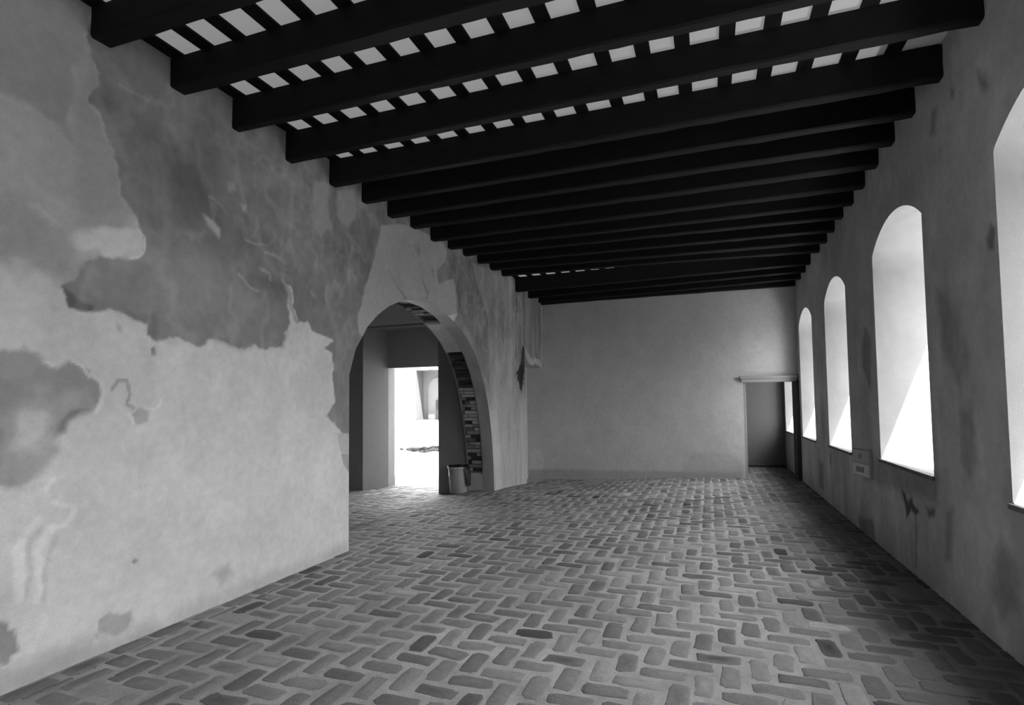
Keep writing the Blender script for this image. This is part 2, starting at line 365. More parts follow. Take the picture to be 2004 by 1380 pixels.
def mesh_obj(name, verts, faces, mats, parent=None, tone=None, fmat=None, shade=False):
    me = bpy.data.meshes.new(name)
    verts = np.asarray(verts, np.float32)
    if isinstance(faces, np.ndarray) and faces.ndim == 2:
        nf, k = faces.shape
        me.vertices.add(len(verts)); me.vertices.foreach_set('co', verts.ravel())
        me.loops.add(nf * k); me.loops.foreach_set('vertex_index', faces.astype(np.int32).ravel())
        me.polygons.add(nf); me.polygons.foreach_set('loop_start', np.arange(0, nf * k, k, dtype=np.int32))
        me.update(calc_edges=True)
    else:
        me.from_pydata([tuple(map(float, v)) for v in verts], [], [tuple(map(int, f)) for f in faces])
    for mt in (mats if isinstance(mats, (list, tuple)) else [mats]): me.materials.append(mt)
    if tone is not None:
        at = me.attributes.new('tone', 'FLOAT', 'POINT')
        at.data.foreach_set('value', np.broadcast_to(np.asarray(tone, np.float32), (len(verts),)).copy())
    if fmat is not None:
        me.polygons.foreach_set('material_index', np.asarray(fmat, np.int32))
    if shade:
        me.polygons.foreach_set('use_smooth', np.ones(len(me.polygons), bool))
    me.validate(); me.update()
    return link(bpy.data.objects.new(name, me), parent)

class MB:
    """collects plain solids into one mesh"""
    def __init__(s): s.v = []; s.f = []; s.t = []
    def add(s, vs_, fs_, tone=0.4):
        n = len(s.v); s.v += [tuple(p) for p in vs_]; s.f += [tuple(i + n for i in q) for q in fs_]; s.t += [tone] * len(vs_)
    def box(s, x0, x1, y0, y1, z0, z1, tone=0.4):
        s.add([(x0, y0, z0), (x1, y0, z0), (x1, y1, z0), (x0, y1, z0), (x0, y0, z1), (x1, y0, z1), (x1, y1, z1), (x0, y1, z1)],
              [(0, 3, 2, 1), (4, 5, 6, 7), (0, 1, 5, 4), (1, 2, 6, 5), (2, 3, 7, 6), (3, 0, 4, 7)], tone)
    def prism(s, plan, z0, z1, tone=0.4):
        n = len(plan)
        s.add([(x, y, z0) for x, y in plan] + [(x, y, z1) for x, y in plan],
              [tuple(range(n - 1, -1, -1)), tuple(range(n, 2 * n))] + [(i, (i + 1) % n, (i + 1) % n + n, i + n) for i in range(n)], tone)
    def tube(s, pts, rad, n=10, tone=0.4):
        pts = [Vector(p) for p in pts]; rings = []
        for i, p in enumerate(pts):
            d = (pts[min(i + 1, len(pts) - 1)] - pts[max(i - 1, 0)]).normalized()
            a = d.orthogonal().normalized(); b = d.cross(a)
            r = rad[i] if isinstance(rad, (list, tuple)) else rad
            rings.append([p + a * r * math.cos(2 * math.pi * k / n) + b * r * math.sin(2 * math.pi * k / n) for k in range(n)])
        vs_ = [v for rg in rings for v in rg]
        fs_ = [(i * n + k, i * n + (k + 1) % n, (i + 1) * n + (k + 1) % n, (i + 1) * n + k) for i in range(len(pts) - 1) for k in range(n)]
        fs_ += [tuple(range(n - 1, -1, -1)), tuple(range((len(pts) - 1) * n, len(pts) * n))]
        s.add(vs_, fs_, tone)
    def build(s, name, mat, parent=None, attr=False, shade=False):
        return mesh_obj(name, s.v, s.f, mat, parent, tone=np.array(s.t) if attr else None, shade=shade)

def bevel(o, w=0.004, seg=2):
    b = o.modifiers.new('edge', 'BEVEL'); b.width = w; b.segments = seg; b.limit_method = 'ANGLE'
    return o

def wall_sheet(name, U, V, place, base, marks, holes, fine, seed, amp=0.006, mat=None, extra=None, contrast=1.0):
    """a plastered wall face: fine grid, openings cut on their outline, every stain stored as a surface tone"""
    nu, nv = len(U), len(V)
    uu, vv = np.meshgrid(U, V, indexing='ij')
    P = np.stack([uu.ravel(), vv.ravel()], 1)
    q = np.arange(nu * nv).reshape(nu, nv)
    F = np.stack([q[:-1, :-1], q[1:, :-1], q[1:, 1:], q[:-1, 1:]], -1).reshape(-1, 4)
    sd = np.full(len(P), 1e9)
    for h in holes:
        h = np.asarray(h)
        lo, hi = h.min(0) - 0.5, h.max(0) + 0.5
        k = np.where((P[:, 0] > lo[0]) & (P[:, 0] < hi[0]) & (P[:, 1] > lo[1]) & (P[:, 1] < hi[1]))[0]
        if not len(k): continue
        s, near = poly_sd(P[k], h, True)
        sd[k] = np.minimum(sd[k], s)
        Fin = (sd[F] > 1e-9).any(1)
        used = np.zeros(len(P), bool); used[F[Fin].ravel()] = True
        mv = used[k] & (s < 0)
        P[k[mv]] = near[mv]
    keep = (sd[F] > 1e-9).any(1)
    F = F[keep]
    tone = np.full(len(P), base, float); relief = np.zeros(len(P))
    tone, relief = apply_marks(P, tone, relief, marks, seed)
    x, y = P[:, 0], P[:, 1]
    tone = tone * (1 + contrast * (0.20 * fbm(x * 1.3, y * 1.3, seed + 40) + 0.20 * fbm(x * 5, y * 4, seed + 50) + 0.10 * fbm(x * 22, y * 22, seed + 60)))
    if extra is not None: tone = extra(P, tone)
    relief += amp * fbm(x * 1.1, y * 1.1, seed + 70) + 0.0025 * fbm(x * 9, y * 9, seed + 80)
    relief *= smooth(np.maximum(sd, 0) / 0.06)
    tone = np.clip(tone, 0.015, 0.88)
    used = np.zeros(len(P), bool); used[F.ravel()] = True
    idx = np.cumsum(used) - 1
    co = place(P[used], relief[used])
    return mesh_obj(name, co, idx[F], mat or M_PLASTER, tone=tone[used], shade=True)

def floor_z(x, y):
    x = np.asarray(x, float); y = np.asarray(y, float)
    hall = -0.16 * smooth((y - 9.2) / 3.0) * smooth((0.6 - np.maximum(x, XL)) / 4.4) * smooth((14.0 - y) / 1.5)
    t = smooth((XL - 0.30 - x) / 0.85)
    return hall * (1 - t) - 0.11 * t

# ------------------------------------------------------------------ openings
def arch_win(y0, y1, zs, z0, rise=0.25, n=20):
    c = (y0 + y1) / 2; hw = (y1 - y0) / 2; R = (hw * hw + rise * rise) / (2 * rise); zc = z0 + rise - R
    a0 = math.asin(hw / R)
    pts = [(y0, zs)] + [(y0, zs + (z0 - zs) * k / 12) for k in range(1, 12)]
    pts += [(c + R * math.sin(a), zc + R * math.cos(a)) for a in np.linspace(-a0, a0, n)]
    pts += [(y1, zs + (z0 - zs) * k / 12) for k in range(11, 0, -1)] + [(y1, zs)]
    return np.array(pts)

WIN = [  # y0, y1, sill, spring
    (2.75, 4.17, 0.955, 3.16), (5.40, 6.865, 0.965, 3.17), (8.14, 9.51, 0.92, 3.11), (10.63, 12.03, 0.905, 3.08), (13.0, 14.48, 0.89, 3.05)]
WIN_REAR = [(0.10, 1.50, 0.955, 3.16), (-2.55, -1.15, 0.955, 3.16), (-5.2, -3.8, 0.955, 3.16), (-7.85, -6.45, 0.955, 3.16)]
ALLWIN = WIN + WIN_REAR
outlines = [arch_win(*w) for w in ALLWIN]

ARCH_CTRL = [(5.135, -0.4), (5.135, 0.8), (5.135, 1.95), (5.25, 2.25), (5.49, 2.55), (5.70, 2.72), (5.95, 2.87), (6.20, 2.97), (6.45, 3.035), (6.80, 3.085),
             (7.16, 3.08), (7.60, 3.00), (8.04, 2.86), (8.38, 2.69), (8.68, 2.46), (8.92, 2.18), (9.10, 1.88), (9.26, 1.50), (9.38, 1.05), (9.45, 0.55), (9.49, 0.0), (9.49, -0.4)]
def densify(p, step):
    out = []
    for a, b in zip(p[:-1], p[1:]):
        n = max(1, int(math.hypot(b[0] - a[0], b[1] - a[1]) / step))
        out += [(a[0] + (b[0] - a[0]) * k / n, a[1] + (b[1] - a[1]) * k / n) for k in range(n)]
    return np.array(out + [p[-1]])
ARCH = densify(ARCH_CTRL, 0.05)

# ------------------------------------------------------------------ floor
def build_floor():
    V = []; F = []; T = []; n0 = 0
    def grid(x0, x1, y0, y1, step, tonefn):
        nonlocal n0
        xs = np.linspace(x0, x1, max(2, int((x1 - x0) / step) + 1)); ys = np.linspace(y0, y1, max(2, int((y1 - y0) / step) + 1))
        gx, gy = np.meshgrid(xs, ys, indexing='ij'); gx = gx.ravel(); gy = gy.ravel()
        z = floor_z(gx, gy) - 0.0015 + 0.003 * fbm(gx * 3, gy * 3, 5) + 0.002 * fbm(gx * 14, gy * 14, 6)
        V.append(np.stack([gx, gy, z], 1)); T.append(tonefn(gx, gy))
        q = np.arange(len(gx)).reshape(len(xs), len(ys)) + n0
        F.append(np.stack([q[:-1, :-1], q[1:, :-1], q[1:, 1:], q[:-1, 1:]], -1).reshape(-1, 4))
        n0 += len(gx)
    old = lambda x: 1 - 0.55 * smooth((np.asarray(x, float) - 0.2) / 1.3)   # dark joints, plus shade along the window wall painted into the paving
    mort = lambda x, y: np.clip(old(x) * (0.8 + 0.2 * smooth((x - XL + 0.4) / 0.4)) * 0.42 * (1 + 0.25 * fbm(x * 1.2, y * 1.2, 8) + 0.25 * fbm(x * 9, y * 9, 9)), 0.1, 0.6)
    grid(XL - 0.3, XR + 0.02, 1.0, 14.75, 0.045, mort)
    grid(XL - 0.3, XR + 0.02, YR, 1.0, 0.4, lambda x, y: x * 0 + 0.24)
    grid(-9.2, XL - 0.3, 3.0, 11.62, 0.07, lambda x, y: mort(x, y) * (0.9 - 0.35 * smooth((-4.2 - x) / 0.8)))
    rng = np.random.RandomState(4)
    PITCH_L, PITCH_W, J = 0.30, 0.15, 0.024
    na = 16
    ang = (np.arange(na) + 0.5) * 2 * math.pi / na
    cs = np.sign(np.cos(ang)) * np.abs(np.cos(ang)) ** 0.38; sn = np.sign(np.sin(ang)) * np.abs(np.sin(ang)) ** 0.38
    def brick(cx, cy, hx, hy, xmin=-99, xmax=99):
        nonlocal n0
        hx *= 1 - 0.05 * rng.rand(); hy *= 1 - 0.08 * rng.rand()
        r = rng.randn(na) * 0.0045
        rot = rng.randn() * 0.035
        dxc, dyc = rng.randn(2) * 0.006
        wear = float(fbm(np.array([cx * 0.9]), np.array([cy * 0.9]), 11)[0]) * 0.9 + rng.randn() * 0.30
        b = 0.175 * math.exp(rng.randn() * 0.36)
        if rng.rand() < 0.10: b *= 0.6
        w = min(max(0.36 + 0.50 * wear, 0.0), 0.95)
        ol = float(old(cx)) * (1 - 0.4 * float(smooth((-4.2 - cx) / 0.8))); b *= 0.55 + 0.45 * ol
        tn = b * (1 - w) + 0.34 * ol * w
        rings = []
        for ins, z in ((0.0, -0.014), (0.002, 0.0005), (0.011, 0.0045)):
            ex = (hx - ins) * cs + r * cs; ey = (hy - ins) * sn + r * sn
            X = cx + dxc + ex * math.cos(rot) - ey * math.sin(rot); Y = cy + dyc + ex * math.sin(rot) + ey * math.cos(rot)
            X = np.clip(X, xmin, xmax)
            rings.append(np.stack([X, Y, floor_z(X, Y) + z - 0.006 * w + rng.randn(na) * 0.0006], 1))
        tz = (rng.randn() * 0.001)
        cpt = np.array([[rings[2][:, 0].mean(), rings[2][:, 1].mean(), rings[2][:, 2].mean() + 0.001 + tz]])
        V.append(np.concatenate(rings + [cpt]))
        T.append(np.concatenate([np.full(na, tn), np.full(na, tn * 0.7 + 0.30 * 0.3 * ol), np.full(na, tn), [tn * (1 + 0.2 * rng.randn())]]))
        i = np.arange(na); j = (i + 1) % na
        f = np.concatenate([np.stack([i, j, j + na, i + na], 1), np.stack([i + na, j + na, j + 2 * na, i + 2 * na], 1),
                            np.stack([i + 2 * na, j + 2 * na, np.full(na, 3 * na), np.full(na, 3 * na)], 1)])
        F.append(f + n0); n0 += 3 * na + 1
    def herring(x0, x1, y0, y1, ox, oy):
        W = PITCH_W
        lo = -400
        nx = int((x1 - x0) / W) + 6; ny = int((y1 - y0) / W) + 6
        for k in range(-ny - nx, ny + nx):
            for mm in range(-60, 60):
                a = k + 4 * mm; b = k
                for hx, hy, cx, cy in ((1, 0.5, a + 1, b + 0.5), (0.5, 1, a - 0.5, b + 1)):
                    X = ox + cx * W; Y = oy + cy * W
                    if X + hx * W < x0 + 0.03 or X - hx * W > x1 - 0.03 or Y < y0 or Y > y1: continue
                    brick(X, Y, hx * W - J / 2, hy * W - J / 2, x0, x1)
    herring(XL + 0.16, XR, 1.15, 14.7, 0.013, 1.37)
    y = 1.2
    while y < 11.3:
        if not (5.0 < y < 9.6): brick(XL + 0.08, y, 0.07, 0.135)
        y += 0.295
    herring(-8.6, XL + 0.15, 5.0, 11.6, 0.06, 1.4)
    V2 = np.concatenate(V); T2 = np.concatenate(T)
    quads = np.concatenate(F)
    # centre fans were written as degenerate quads: split them off as triangles
    tri = quads[:, 2] == quads[:, 3]
    me_faces = [tuple(q) for q in quads[~tri]] + [tuple(q[:3]) for q in quads[tri]]
    nq = (~tri).sum(); nt_ = tri.sum()
    me = bpy.data.meshes.new('floor')
    me.vertices.add(len(V2)); me.vertices.foreach_set('co', V2.astype(np.float32).ravel())
    li = np.concatenate([quads[~tri].ravel(), quads[tri][:, :3].ravel()]).astype(np.int32)
    ls = np.concatenate([np.arange(nq) * 4, nq * 4 + np.arange(nt_) * 3]).astype(np.int32)
    me.loops.add(len(li)); me.loops.foreach_set('vertex_index', li)
    me.polygons.add(len(ls)); me.polygons.foreach_set('loop_start', ls)
    me.update(calc_edges=True)
    me.polygons.foreach_set('use_smooth', np.ones(len(ls), bool))
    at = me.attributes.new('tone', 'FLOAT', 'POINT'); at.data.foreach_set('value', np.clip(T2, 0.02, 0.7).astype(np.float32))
    me.materials.append(M_FLOOR)
    me.validate(); me.update()
    return tag(link(bpy.data.objects.new('floor', me)), 'worn herringbone brick floor with pale mortar joints', 'floor', kind='structure')
build_floor()

# ------------------------------------------------------------------ walls of the hall
def left_extra(P, t):
    x, y = P[:, 0], P[:, 1]
    dark = smooth((0.46 - t) / 0.1)
    ridge = 1 - np.abs(fbm(x * 3.2, y * 2.2, 90)) * 5
    crust = smooth((y - 2.4) / 0.7) * smooth((x - 3.2) / 0.8)                    # crusty, many-layered old coats high on the wall
    t = t + dark * 0.07 * np.clip(ridge, 0, 1) + dark * 0.10 * fbm(x * 4.0, y * 2.6, 95) * smooth((y - 2.2) / 0.8)
    r2 = np.clip(1 - np.abs(fbm(x * 6.5 + 0.4 * fbm(x * 3, y * 3, 91), y * 4.0, 92)) * 7, 0, 1)
    t = t + dark * crust * (0.09 * r2 * np.clip(fbm(x * 2.1, y * 2.1, 93) + 0.35, 0, 1) + 0.10 * np.clip(fbm(x * 9, y * 6, 94) - 0.12, 0, 1) - 0.07 * np.clip(fbm(x * 7, y * 5, 98) - 0.1, 0, 1))
    pier = smooth((x - 9.0) / 0.6)
    t = t * (1 + pier * 0.30 * fbm(x * 6, y * 0.9, 97))
    return t
UL = np.concatenate([np.arange(YR, 1.5, 0.5), np.arange(1.5, 9.5, 0.0145), np.arange(9.5, 11.41, 0.02)])
VL = np.concatenate([np.arange(-0.3, 4.12, 0.0145), [4.2, 4.3, 4.42]])
wl = wall_sheet('wall_left', UL, VL, lambda P, r: np.stack([XL + r, P[:, 0], P[:, 1]], 1), 0.72, LEFT_MARKS, [ARCH], 0.0145, 3, extra=left_extra, contrast=0.55)
tag(wl, 'long wall with flaking patchy plaster, pierced by the archway', 'wall', kind='structure')

def right_extra(P, t):
    x, y = P[:, 0], P[:, 1]
    return t * (1 + 0.26 * fbm(x * 3.4, y * 0.7, 120) * smooth((3.2 - y) / 1.5) + 0.10 * fbm(x * 11, y * 1.5, 121))
UR = np.concatenate([np.arange(YR, 2.5, 0.1), np.arange(2.5, 14.76, 0.02)])
VR = np.arange(-0.15, 4.44, 0.02)
wr = wall_sheet('wall_right', UR, VR, lambda P, r: np.stack([XR - r, P[:, 0], P[:, 1]], 1), 0.50, RIGHT_MARKS, outlines, 0.02, 31, extra=right_extra, contrast=0.9)
tag(wr, 'streaked grey wall pierced by deep arched windows', 'wall', kind='structure')

UB = np.arange(-4.3, XR + 0.02, 0.024); VB = np.arange(-0.25, 4.44, 0.024)
door_hole = np.array([(0.69, -0.5), (0.69, 2.03), (1.9, 2.03), (1.9, -0.5)])
wbk = wall_sheet('wall_back', UB, VB, lambda P, r: np.stack([P[:, 0], YB - r, P[:, 1]], 1), 0.60, BACK_MARKS, [densify(list(door_hole) + [door_hole[0]], 0.05)], 0.024, 61, contrast=0.35)
tag(wbk, 'smooth pale plastered end wall with a doorway at its window side', 'wall', kind='structure')

# outer skin, wall tops and everything that shuts the hall off
def outer_wall():
    Uo = np.arange(YR - 0.3, 15.1, 0.1); Vo = np.arange(-0.5, 5.51, 0.1)
    o = wall_sheet('wall_outside', Uo, Vo, lambda P, r: np.stack([XRO + 0 * r, P[:, 0], P[:, 1]], 1), 0.5, [], outlines, 0.1, 77)
    return tag(o, 'outer face of the window wall with its added parapet', 'wall', kind='structure')
outer_wall()
mb = MB()
mb.box(XR + 0.01, XRO - 0.01, YR, 15.05, 4.40, 5.5, 0.45)  # parapet added so its shade dims the sheet's window-side end
tag(mb.build('wall_added_parapet', M_PLASTER, attr=True), 'unseen parapet added above the window wall to shade the roof sheet', 'wall', kind='structure')
mb = MB()
mb.box(XLO - 0.02, XRO, YR - 0.3, YR, -0.5, 4.6, 0.45)
tag(mb.build('wall_rear', M_PLASTER, attr=True), 'closing wall behind the viewpoint', 'wall', kind='structure')
# passage face of the arch wall, then the left corner beyond the arch
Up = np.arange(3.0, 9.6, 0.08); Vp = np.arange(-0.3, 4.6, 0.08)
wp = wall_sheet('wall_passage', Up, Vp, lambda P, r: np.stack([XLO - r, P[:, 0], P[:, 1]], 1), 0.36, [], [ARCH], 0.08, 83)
tag(wp, 'passage side of the archway wall', 'wall', kind='structure')

def corner():
    mb = MB()
    mb.box(-4.6, -4.08, 11.38, 15.0, -0.3, 4.42, 0.50)           # recessed face beside the end wall
    mb.box(XLO, XL - 0.012, 11.36, 11.40, -0.3, 4.42, 0.40)
    mb.box(XLO - 0.3, XLO + 0.01, 10.29, 11.40, -0.3, 4.42, 0.40)
    o = mb.build('wall_corner', M_PLASTER, attr=True)
    tag(o, 'narrow recessed strip of wall in the far corner beside the end wall', 'wall', kind='structure')
    # the thick remnant of old render hanging over it
    ys = np.linspace(11.30, YB + 0.01, 46); ts = np.linspace(0, 1, 60)
    V = []; T = []
    for y in ys:
        zb = 2.50 + 0.10 * float(fbm(np.array([y * 5.0]), np.array([0.3]), 200)[0]) - 0.05 * (y - 11.3)
        if y < 11.55: zb += (11.55 - y) * 1.6
        for t in ts:
            if t < 0.12:
                s = t / 0.12
                x = -4.085 + s * 0.40; z = zb + 0.02 * (1 - s)
            else:
                s = (t - 0.12) / 0.88
                x = -3.685 + 0.03 * s + 0.03 * float(fbm(np.array([y * 3.0]), np.array([s * 5.0]), 210)[0])
                x -= 0.05 * max(0, 1 - s / 0.05)
                z = zb + s * (4.42 - zb)
            x -= 0.13 * (1 - float(smooth(np.array([(y - 11.30) / 0.35]))[0]))
            V.append((x, y, z))
            tn = 0.33 + 0.16 * float(fbm(np.array([y * 9.0]), np.array([z * 1.6]), 220)[0])
            if y > YB - 0.07: tn = 0.5
            if t < 0.17: tn = 0.52
            T.append(tn)
    q = np.arange(len(V)).reshape(len(ys), len(ts))
    F = np.stack([q[:-1, :-1], q[1:, :-1], q[1:, 1:], q[:-1, 1:]], -1).reshape(-1, 4)
    o = mesh_obj('trim_1', V, F, M_PLASTER, tone=np.clip(T, 0.05, 0.7), shade=True)
    tag(o, 'thick remnant of old render overhanging the far left corner', 'plaster', kind='structure')
corner()

# ------------------------------------------------------------------ archway reveal with exposed bricks
def arch_reveal():
    pts = ARCH; n = len(pts); xs = np.concatenate([np.linspace(XL, -4.03, 7), np.linspace(-4.045, XLO, 11)])
    # arc length and normals (pointing into the wall)
    d = np.gradient(pts, axis=0); d /= np.linalg.norm(d, axis=1)[:, None]
    nrm = np.stack([-d[:, 1], d[:, 0]], 1)
    s = np.concatenate([[0], np.cumsum(np.hypot(*np.diff(pts, axis=0).T))])
    V = []; T = []
    for i in range(n):
        y, z = pts[i]
        right = y > 6.7
        for x in xs:
            strip = -4.34 < x < -4.04
            brickzone = strip and right and 0.33 < z and not (2.52 < z < 2.93 and y > 7.7)
            off = 0.05 if brickzone else 0.0
            nz = float(vnoise(np.array([x * 6.0]), np.array([s[i] * 4.0]), 300)[0])
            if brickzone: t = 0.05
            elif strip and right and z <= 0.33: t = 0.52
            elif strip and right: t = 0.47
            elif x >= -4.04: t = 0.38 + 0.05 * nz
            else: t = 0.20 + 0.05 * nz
            V.append((x, y + nrm[i, 0] * off, z + nrm[i, 1] * off)); T.append(t)
    m_ = len(xs)
    q = np.arange(n * m_).reshape(n, m_)
    F = np.stack([q[:-1, :-1], q[1:, :-1], q[1:, 1:], q[:-1, 1:]], -1).reshape(-1, 4)
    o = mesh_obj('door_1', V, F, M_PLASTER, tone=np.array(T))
    tag(o, 'archway opening through the thick left wall', 'archway', kind='structure')
    rng = random.Random(12)
    mb = MB(); pos = 0.0; total = s[-1]
    while pos < total:
        h = rng.uniform(0.045, 0.062)
        y = np.interp(pos, s, pts[:, 0]); z = np.interp(pos, s, pts[:, 1])
        ok = y > 6.7 and z > 0.36 and not (2.48 < z < 2.97 and y > 7.7)
        if ok and rng.random() < (0.55 if y < 7.8 else 0.93):
            i = int(np.clip(np.searchsorted(s, pos), 0, n - 1)); nn = nrm[i]; dd = d[i]
            x = -4.045
            while x > -4.32:
                w = rng.choice([0.10, 0.13, 0.20, 0.27]); x1 = max(x - w, -4.338)
                if x - x1 > 0.03 and rng.random() < 0.86:
                    dep = rng.uniform(0.004, 0.03); bot = 0.07
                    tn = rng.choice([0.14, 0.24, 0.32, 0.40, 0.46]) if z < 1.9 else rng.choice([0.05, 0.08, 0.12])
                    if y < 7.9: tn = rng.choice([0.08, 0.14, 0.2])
                    c0 = np.array([y, z]) ; c1 = c0 + dd * h
                    v_ = []
                    for xx in (x, x1 + 0.012):
                        for c in (c0, c1):
                            for e in (dep, bot):
                                v_.append((xx, c[0] + nn[0] * e, c[1] + nn[1] * e))
                    mb.add(v_, [(0, 1, 3, 2), (4, 6, 7, 5), (0, 4, 5, 1), (2, 3, 7, 6), (0, 2, 6, 4), (1, 5, 7, 3)], tn)
                x = x1
        pos += h + rng.uniform(0.010, 0.018)
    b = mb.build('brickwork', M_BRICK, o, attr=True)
    b['label'] = 'strip of bare bricks where the plaster has fallen'
arch_reveal()

# ------------------------------------------------------------------ passage behind the arch and its outer doorway
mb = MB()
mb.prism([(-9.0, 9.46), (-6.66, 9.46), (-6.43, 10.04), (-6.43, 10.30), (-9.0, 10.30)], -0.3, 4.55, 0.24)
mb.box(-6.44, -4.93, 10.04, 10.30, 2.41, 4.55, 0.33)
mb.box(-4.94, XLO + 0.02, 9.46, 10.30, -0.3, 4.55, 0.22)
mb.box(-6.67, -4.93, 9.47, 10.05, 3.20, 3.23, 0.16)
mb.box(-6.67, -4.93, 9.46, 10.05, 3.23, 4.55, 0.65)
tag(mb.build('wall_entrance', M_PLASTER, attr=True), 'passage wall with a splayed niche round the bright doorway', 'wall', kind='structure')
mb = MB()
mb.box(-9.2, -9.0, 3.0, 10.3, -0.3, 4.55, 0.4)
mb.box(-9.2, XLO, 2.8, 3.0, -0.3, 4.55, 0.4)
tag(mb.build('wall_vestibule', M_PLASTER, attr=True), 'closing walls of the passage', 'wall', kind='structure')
mb = MB()
mb.box(-9.2, XL - 0.1, 2.8, 10.3, 4.5, 4.58, 0.1)
tag(mb.build('ceiling_passage', M_BOARD), 'ceiling of the passage', 'ceiling', kind='structure')
mb = MB()
mb.box(-6.44, -4.93, 10.02, 10.32, 2.40, 2.425)
d2 = mb.build('door_2', M_LINTEL)
tag(d2, 'pale lintel edge over the bright courtyard doorway', 'doorway', kind='structure')

mb = MB(); mb.box(-9.0, XLO, 10.30, 10.92, 2.75, 2.83)  # added out of view to cut sky light on the doorstep
tag(mb.build('trim_3', M_BOARD), 'unseen canopy added to shade the courtyard doorway', 'canopy', kind='structure')
# courtyard
mb = MB(); mb.box(-45, XLO, 11.55, 45, -0.5, -0.115)
mb.box(-45, -9.2, -20, 10.32, -0.5, -0.115)
tag(mb.build('ground_courtyard', M_YARD), 'bright sunlit courtyard ground', 'ground', kind='structure')
mb = MB(); mb.box(-90, 90, -90, 90, -0.8, -0.52)
tag(mb.build('ground', M_GROUND), 'dark ground around the building', 'ground', kind='structure')
mb = MB(); mb.box(XRO - 0.05, XRO + 1.9, -40, 40, -0.6, -0.40)  # added reflector strip, lights the window soffits from below
tag(mb.build('ground_bounce_strip', M_YARD), 'unseen pale strip added outside to bounce light up into the windows', 'ground', kind='structure')
def facade():
    Uf = np.arange(-30, 4.01, 0.25); Vf = np.arange(-0.3, 7.0, 0.1)
    hole = [(-12.03, 0.97), (-12.03, 3.13), (-10.35, 3.13), (-10.35, 0.97)]
    Uf = np.sort(np.concatenate([Uf, [-12.03, -10.35]])); Vf = np.sort(np.concatenate([Vf, [0.97, 3.13]]))
    o = wall_sheet('wall_courtyard', Uf, Vf, lambda P, r: np.stack([P[:, 0], 21.0 + 0 * r, P[:, 1]], 1), 0.8, [], [hole], 0.1, 140, contrast=0.1)
    tag(o, 'sunlit whitewashed wall across the courtyard', 'wall', kind='structure')
    mb = MB()
    mb.box(-12.05, -10.33, 21.62, 21.7, 0.95, 3.15, 0.05)  # recess toned near black to deepen its shade
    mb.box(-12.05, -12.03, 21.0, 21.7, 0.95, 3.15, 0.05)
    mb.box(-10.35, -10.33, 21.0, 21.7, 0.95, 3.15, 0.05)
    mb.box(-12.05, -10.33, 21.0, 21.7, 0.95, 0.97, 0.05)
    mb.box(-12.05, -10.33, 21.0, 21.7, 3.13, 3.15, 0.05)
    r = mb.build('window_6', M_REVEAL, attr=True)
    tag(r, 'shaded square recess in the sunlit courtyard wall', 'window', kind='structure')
    mb = MB(); mb.prism([(0, 0), (1, 0), (1, 1), (0, 1)], 0, 1)
    pl = [(-11.75, 0.98)] + [(-11.2 - 0.55 * math.cos(a), 2.35 + 0.5 * math.sin(a)) for a in np.linspace(0, math.pi, 16)] + [(-10.65, 0.98)]
    n = len(pl)
    V = [(x, 21.55, z) for x, z in pl] + [(x, 21.63, z) for x, z in pl]
    F = [tuple(range(n)), tuple(range(2 * n - 1, n - 1, -1))] + [(i, i + n, (i + 1) % n + n, (i + 1) % n) for i in range(n)]
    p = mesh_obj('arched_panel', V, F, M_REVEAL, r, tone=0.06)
    mb = MB(); mb.box(-11.35, -11.22, 21.50, 21.56, 0.98, 1.83, 0.015)
    mb.build('slit', M_REVEAL, r, attr=True)
facade()

def branch():
    root = tag(link(bpy.data.objects.new('broken_branch', None)), 'dark broken branch propped low over the bright courtyard ground', 'branch')
    root.location = (-8.4, 14.4, -0.115)
    rng = random.Random(5)
    mb = MB()
    def limb(a, b, r0_, r1_, k=7):
        a = Vector(a); b = Vector(b); pts = []; rad = []
        for i in range(k):
            t = i / (k - 1); j = Vector((rng.uniform(-1, 1), rng.uniform(-1, 1), rng.uniform(-1, 1))) * 0.025
            pts.append(a.lerp(b, t) + j); rad.append((r0_ + (r1_ - r0_) * t) * rng.uniform(0.75, 1.25))
        mb.tube(pts, rad, 9)
    limb((-0.42, 0, 0.40), (1.6, 0.15, 0.50), 0.035, 0.06, 14)
    limb((-0.15, 0.02, 0.37), (1.7, 0.3, 0.58), 0.05, 0.035, 12)
    limb((1.5, 0.1, 0.0), (1.5, 0.12, 0.5), 0.05, 0.06, 5)
    limb((0.2, -0.02, 0.34), (1.5, -0.1, 0.46), 0.04, 0.05, 12)
    for k in range(16):
        x = rng.uniform(-0.35, 1.3); z = 0.42 + x * 0.06
        limb((x, rng.uniform(-.1, .1), z), (x + rng.uniform(-.2, .25), rng.uniform(-.2, .2), z + rng.uniform(-0.08, 0.13)), 0.02, 0.006, 4)
    mb.build('limbs', M_BARK, root, shade=True)
    st = MB(); st.tube([(-0.38, 0, 0.0), (-0.33, 0, 0.15), (-0.22, 0, 0.40)], [0.02, 0.05, 0.085], 10)
    o = st.build('prop', M_STAKE, root, shade=True); o['label'] = 'pale tapered prop'
branch()

